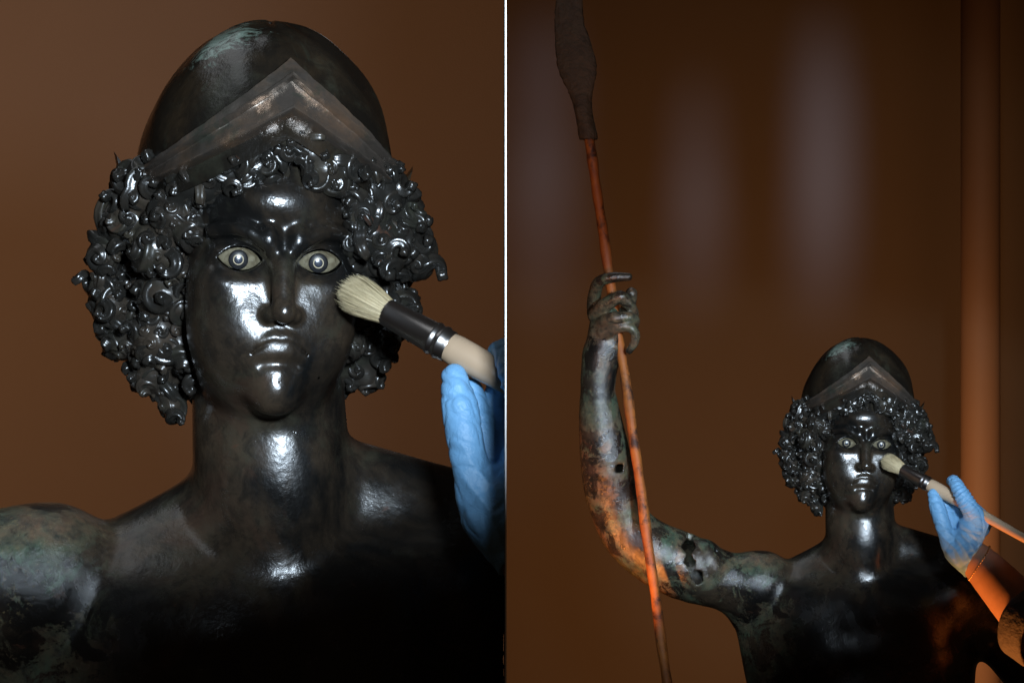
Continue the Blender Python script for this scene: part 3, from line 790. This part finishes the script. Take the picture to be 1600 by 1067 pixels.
# blade: lenticular sections
prof = [(905, -150, 1, 1.0), (896, -100, 10, 2), (888, -50, 17, 3), (884, 0, 22, 4), (885, 30, 24, 4.5), (891, 60, 29, 5), (897, 92, 31.5, 5.5), (899, 110, 29, 6),
        (902, 130, 22, 7), (905, 150, 16, 8), (909, 175, 14, 10), (913, 195, 14.5, 11.5), (915, 206, 15.5, 12.5), (916, 213, 14.5, 12)]
V, F = [], []; n = 24
pr = np.array(prof, float); tt = np.linspace(0, len(prof) - 1, 60)
prof = [tuple(np.interp(t, range(len(pr)), pr[:, c]) for c in range(4)) for t in tt]
nz = rng.normal(size=(64, 30))
for i, (cx, cy, hw, hd) in enumerate(prof):
    for j in range(n):
        a = 2 * math.pi * j / n
        wob = 1 + 0.022 * nz[i, j]
        p = RP(cx + math.cos(a) * hw * wob, cy, -0.008); p.y += math.sin(a) * hd / 870; V.append(p)
for i in range(len(prof) - 1):
    for j in range(n): F.append((i * n + j, i * n + (j + 1) % n, (i + 1) * n + (j + 1) % n, (i + 1) * n + j))
F.append(tuple(range(n))); F.append(tuple((len(prof) - 1) * n + j for j in range(n - 1, -1, -1)))
mesh_obj('blade', make_mesh('blade', V, F), M_tip, sp)

# ------------------------------------------------------------------ brush (hand frame = S space of the near statue)
M_ferr = simple('dark_chrome', (0.55, 0.52, 0.50), 0.30, metal=1.0, var=0.2, bump=0.05)
M_wood = simple('pale_lacquered_wood', (0.50, 0.36, 0.24), 0.35, var=0.12, nscale=40, bump=0.05)
M_brist = NT('bristle'); 
_c = M_brist.mix(M_brist.noise(400, 3), (0.72, 0.62, 0.40), (0.48, 0.37, 0.20))
M_brist = M_brist.set(Base_Color=_c, Roughness=0.6)
BA = LP(604, 487, -0.030); BB = LP(704, 543, -0.052)
BA = Vector(BA); BB = Vector(BB); BD = (BB - BA).normalized()
def revolve(profile, n=40):
    """profile [(s, r)] along the brush axis from BA"""
    a = BD.orthogonal().normalized(); b = BD.cross(a); V, F = [], []
    for s_, r in profile:
        for j in range(n):
            q = 2 * math.pi * j / n; V.append(BA + BD * s_ + (a * math.cos(q) + b * math.sin(q)) * r)
    for i in range(len(profile) - 1):
        for j in range(n): F.append((i * n + j, i * n + (j + 1) % n, (i + 1) * n + (j + 1) % n, (i + 1) * n + j))
    F.append(tuple(range(n - 1, -1, -1))); F.append(tuple((len(profile) - 1) * n + j for j in range(n)))
    return V, F
LF = (BB - BA).length
FERR = make_mesh('ferrule', *revolve([(-0.002, 0.0098), (0, 0.0104), (0.003, 0.0108), (LF * 0.70, 0.0122), (LF * 0.73, 0.0132), (LF * 0.76, 0.0134), (LF * 0.79, 0.0124), (LF * 0.83, 0.0124),
                     (LF * 0.85, 0.0135), (LF * 0.88, 0.0136), (LF * 0.91, 0.0126), (LF * 0.97, 0.0126), (LF, 0.0120)]), sharp=50)
HAND = make_mesh('handle', *revolve([(LF - 0.004, 0.0100), (LF + 0.0005, 0.0116), (LF + 0.006, 0.0122), (LF + 0.02, 0.0122), (LF + 0.04, 0.0114), (LF + 0.07, 0.0100), (LF + 0.11, 0.0088), (LF + 0.16, 0.0080), (LF + 0.24, 0.0068), (LF + 0.30, 0.0055), (LF + 0.305, 0.002)]), sharp=50)
def bristles():
    r = np.random.default_rng(5); V, F = [], []
    a = BD.orthogonal().normalized(); b = BD.cross(a)
    for i in range(3800):
        rad = math.sqrt(r.random()); th = r.random() * 6.283
        u = a * math.cos(th) + b * math.sin(th)
        L = 0.042 * (1 - 0.22 * rad ** 3) * (1 + 0.05 * r.normal())
        if r.random() < 0.02: L *= 1.08
        p0 = BA + u * (0.0096 * rad) + BD * 0.003
        spread = 0.0165 * rad + 0.0008 * r.normal()
        bend = Vector(r.normal(size=3)) * 0.0010
        t = BD.cross(u).normalized()
        t = (t + Vector(r.normal(size=3)) * 0.5).normalized()
        k = len(V); w0 = 0.00022
        for s_ in (0, 0.4, 0.75, 1.0):
            c = p0 - BD * (L * s_) + u * ((spread - 0.0096 * rad) * (s_ ** 0.8 if s_ < 0.8 else 0.84 + 0.05 * (s_ - 0.8))) + bend * (s_ * s_)
            ww = w0 * (1 - 0.75 * s_ ** 2)
            V.append(c - t * ww); V.append(c + t * ww)
        for s_ in range(3): F.append((k + 2 * s_, k + 2 * s_ + 1, k + 2 * s_ + 3, k + 2 * s_ + 2))
    return make_mesh('bristles', V, F, smooth=False)
BRIST = bristles()

# ------------------------------------------------------------------ gloved hand and forearm
M_glove = NT('blue_nitrile')
_s = M_glove
_b = _s.bump(_s.noise(40, 3, 0.5, 1.0), 0.25, 0.004); _b = _s.bump(_s.noise(120, 5, 0.55, 2.2), 0.5, 0.0016, _b); _b = _s.bump(_s.noise(420, 3), 0.12, 0.0008, _b)
M_glove = _s.set(Base_Color=_s.mix(_s.noise(25, 5), (0.15, 0.36, 0.62), (0.19, 0.42, 0.68)), Roughness=0.48, Normal=_b)
M_skin = simple('skin', (0.42, 0.24, 0.16), 0.5, var=0.3, nscale=70, bump=0.4, bscale=350, bdist=0.001)
M_sleeve = simple('grey_sleeve', (0.060, 0.055, 0.052), 0.9, var=0.3, nscale=120, bump=0.8, bscale=45, bdist=0.010)
M_gold = simple('gold', (0.75, 0.48, 0.18), 0.25, metal=1.0, var=0.1)
OFF = Vector((0.0155, 0.0, 0.006))                       # right photo hand -> S space of the near statue
def HPt(px, py, y): 
    p = RP(px, py, y) + OFF; return (p.x, p.y, p.z)
def build_glove():
    s = Sdf()
    def c(px, py, y, r): return (*HPt(px, py, y), r)
    # thumb under the handle
    s.chain([c(1457, 771, -.064, .0108), c(1463, 790, -.072, .0142), c(1473, 824, -.080, .0142), c(1488, 860, -.080, .0175)], 0.004)
    s.chain([c(1469, 779, -.046, .0100), c(1481, 806, -.050, .0135), c(1497, 842, -.062, .018)], 0.003)
    s.chain([c(1488, 776, -.040, .0100), c(1496, 802, -.046, .0140), c(1508, 830, -.062, .018)], 0.003)
    s.chain([c(1453, 786, -.078, .0012), c(1460, 780, -.090, .0015), c(1468, 781, -.088, .0015), c(1476, 788, -.080, .0012)], 0.003, sub=True)
    # index: tip behind the handle, bent over its front, down to the knuckle
    s.chain([c(1484, 750, -.054, .0090), c(1489, 751, -.076, .0112), c(1499, 768, -.096, .0142), c(1512, 791, -.100, .0158), c(1531, 813, -.086, .0175)], 0.004)
    s.chain([c(1503, 774, -.042, .0090), c(1522, 796, -.052, .0120), c(1538, 814, -.066, .0150)], 0.004)
    # palm, knuckles, heel of the hand
    s.ell(HPt(1518, 828, -.084), (0.028, 0.024, 0.032), 0.012, rot=(0, R(-15), 0))
    s.ell(HPt(1540, 822, -.072), (0.015, 0.019, 0.016), 0.010)
    s.ell(HPt(1494, 862, -.078), (0.017, 0.022, 0.028), 0.012, rot=(0, R(-22), 0))
    s.chain([c(1504, 850, -.077, .027), c(1512, 862, -.077, .0335), c(1534, 882, -.077, .0370)], 0.010)
    # hem: a clean open edge with a rolled bead
    a = np.array(HPt(1520, 869, -.077)); n = np.array((0.86, -0.10, -0.42)); n /= np.linalg.norm(n)
    hem = lambda P: (P - a) @ n - 0.0022 * np.sin(P[:, 1] * 120 + P[:, 2] * 70)
    s.add(lambda P: -hem(P), a + n * 0.05, 0.09, 0.0012, True)
    kn = np.array(HPt(1503, 778, -.10)); ax = np.array((0.55, 0.0, -0.83))
    k2 = np.array(HPt(1496, 850, -.10)); a2 = np.array((0.80, 0.0, 0.60))
    def dsp(P):
        q = P - kn; w = np.exp(-(q * q).sum(1) / 0.026 ** 2)
        u = q @ ax; wr = np.abs(np.sin(u * 430 + 1.4 * smooth_noise(P, 120, 9) + 40 * q[:, 0] * q[:, 0] * 40)) - 0.6
        q2 = P - k2; w2 = np.exp(-(q2 * q2).sum(1) / 0.036 ** 2)
        w3 = np.abs(np.sin(q2 @ a2 * 230 + 2.2 * smooth_noise(P, 70, 12))) - 0.6
        return 0.0030 * w * wr + 0.0026 * w2 * w3 + 0.0008 * smooth_noise(P, 110, 8) + 0.0011 * np.exp(-(smooth_noise(P * np.array((1, 1, 0.6)), 150, 21) / 0.09) ** 2) + 0.0008 * np.exp(-(smooth_noise(P * np.array((0.7, 1, 1.2)), 240, 22) / 0.10) ** 2)
    return s.mesh((0.09, -0.14, -0.28), (0.29, 0.0, 0.0), 0.0014, disp=dsp)
GV, GQ = build_glove()
GLOVE = make_mesh('glove', GV, GQ)
def build_arm():
    s = Sdf()
    s.chain([(*HPt(1508, 856, -.077), .022), (*HPt(1527, 876, -.077), .0322), (*HPt(1560, 912, -.085), .0395), (*HPt(1610, 968, -.11), .047), (*HPt(1680, 1045, -.15), .052)], 0.02)
    return s.mesh((0.13, -0.22, -0.50), (0.50, 0.0, -0.13), 0.0026)
AV, AQ = build_arm(); ARM = make_mesh('forearm', AV, AQ)
def sleeve_mesh():
    """rolled-up cuff: a thick open band round the forearm"""
    p0 = Vector(HPt(1598, 962, -.105)); d = Vector((0.70, -0.58, -0.42)).normalized()
    a = d.orthogonal().normalized(); b = d.cross(a); V, F = [], []; n = 56
    prof = [(0.000, 0.0590), (-0.004, 0.0625), (-0.003, 0.0665), (0.004, 0.0690), (0.018, 0.0698), (0.034, 0.0700), (0.046, 0.0692), (0.050, 0.0665), (0.049, 0.0630), (0.044, 0.0612), (0.020, 0.0600)]
    for i, (s_, r) in enumerate(prof):
        for j in range(n):
            q = 2 * math.pi * j / n; rr = r * (1 + 0.025 * math.sin(2 * q + 0.6) + 0.012 * math.sin(5 * q + 1.3 * i))
            V.append(p0 + d * (s_ + 0.004 * math.sin(2 * q)) + (a * math.cos(q) + b * math.sin(q)) * rr)
    m = len(prof)
    for i in range(m):
        for j in range(n): F.append((i * n + j, i * n + (j + 1) % n, ((i + 1) % m) * n + (j + 1) % n, ((i + 1) % m) * n + j))
    return make_mesh('sleeve', V, F)
SLEEVE = sleeve_mesh()
def bracelet():
    V, F = [], []
    c = Vector(HPt(1527, 877, -.076)); n = Vector((0.72, 0.0, -0.45)).normalized(); a = n.orthogonal().normalized(); b = n.cross(a)
    for i in range(40):
        q = 2 * math.pi * i / 40; bm = bmesh.new(); bmesh.ops.create_icosphere(bm, subdivisions=1, radius=0.0021)
        k = len(V)
        for v in bm.verts: V.append(v.co + c + (a * math.cos(q) + b * math.sin(q)) * 0.0345)
        for f in bm.faces: F.append(tuple(k + v.index for v in f.verts))
        bm.free()
    return make_mesh('bracelet', V, F)
BRAC = bracelet()

def cut_mesh(me, M):
    """copy of a mesh cut where it would pass through the divider"""
    bm = bmesh.new(); bm.from_mesh(me); Mi = M.inverted()
    p = Mi @ Vector((PXD * 2.0 - 0.0006, 2.0, CAMZ)); n = (Mi.to_3x3() @ Vector((1, -PXD, 0))).normalized()
    bmesh.ops.bisect_plane(bm, geom=bm.verts[:] + bm.edges[:] + bm.faces[:], plane_co=p, plane_no=n, clear_outer=True)
    ed = [e for e in bm.edges if e.is_boundary]
    if ed and len(bm.faces) < 200000 and me.name != 'bristles':
        try: bmesh.ops.holes_fill(bm, edges=ed, sides=0)
        except Exception: pass
    m2 = bpy.data.meshes.new(me.name); bm.to_mesh(m2); bm.free()
    for m in me.materials: m2.materials.append(m)
    return m2
def make_hand(M, plabel, blabel, cut):
    MP = M
    if cut:
        pv = Vector(HPt(1457, 771, -.064))
        MP = M @ Matrix.Translation((-0.003, 0, -0.006)) @ Matrix.Translation(pv) @ Matrix.Rotation(R(8), 4, 'Y') @ Matrix.Translation(-pv)
    f = (lambda me, X=MP: cut_mesh(me, X)) if cut else (lambda me, X=None: me)
    p = empty('person', MP); tag(p, plabel, 'person', 'gloved restorers')
    for nm, me, mt in (('glove', GLOVE, M_glove), ('forearm', ARM, M_skin), ('sleeve', SLEEVE, M_sleeve), ('bracelet', BRAC, M_gold)):
        if not me.materials: me.materials.append(mt)
        q = f(me)
        if len(q.polygons): mesh_obj(nm, q, None, p)
    b = empty('brush', M); tag(b, blabel, 'brush', 'dusting brushes')
    for nm, me, mt in (('ferrule', FERR, M_ferr), ('handle', HAND, M_wood), ('bristles', BRIST, M_brist)):
        if not me.materials: me.materials.append(mt)
        o = mesh_obj(nm, f(me, M), None, b)
        if nm == 'bristles': o['kind'] = 'stuff'
    return p, b
make_hand(M1, 'blue gloved hand cut off by the divider, holding a brush to the larger statue',
          'pale bristled round brush touching the cheek of the larger statue', True)
make_hand(M2 @ Matrix.Translation((-0.0155, -0.012, -0.006)), 'blue gloved hand and bare forearm with grey sleeve, dusting the smaller statue',
          'pale bristled round brush touching the nose of the smaller statue', False)
bpy.context.view_layer.update()
print('built', round(time.time() - T0, 1))
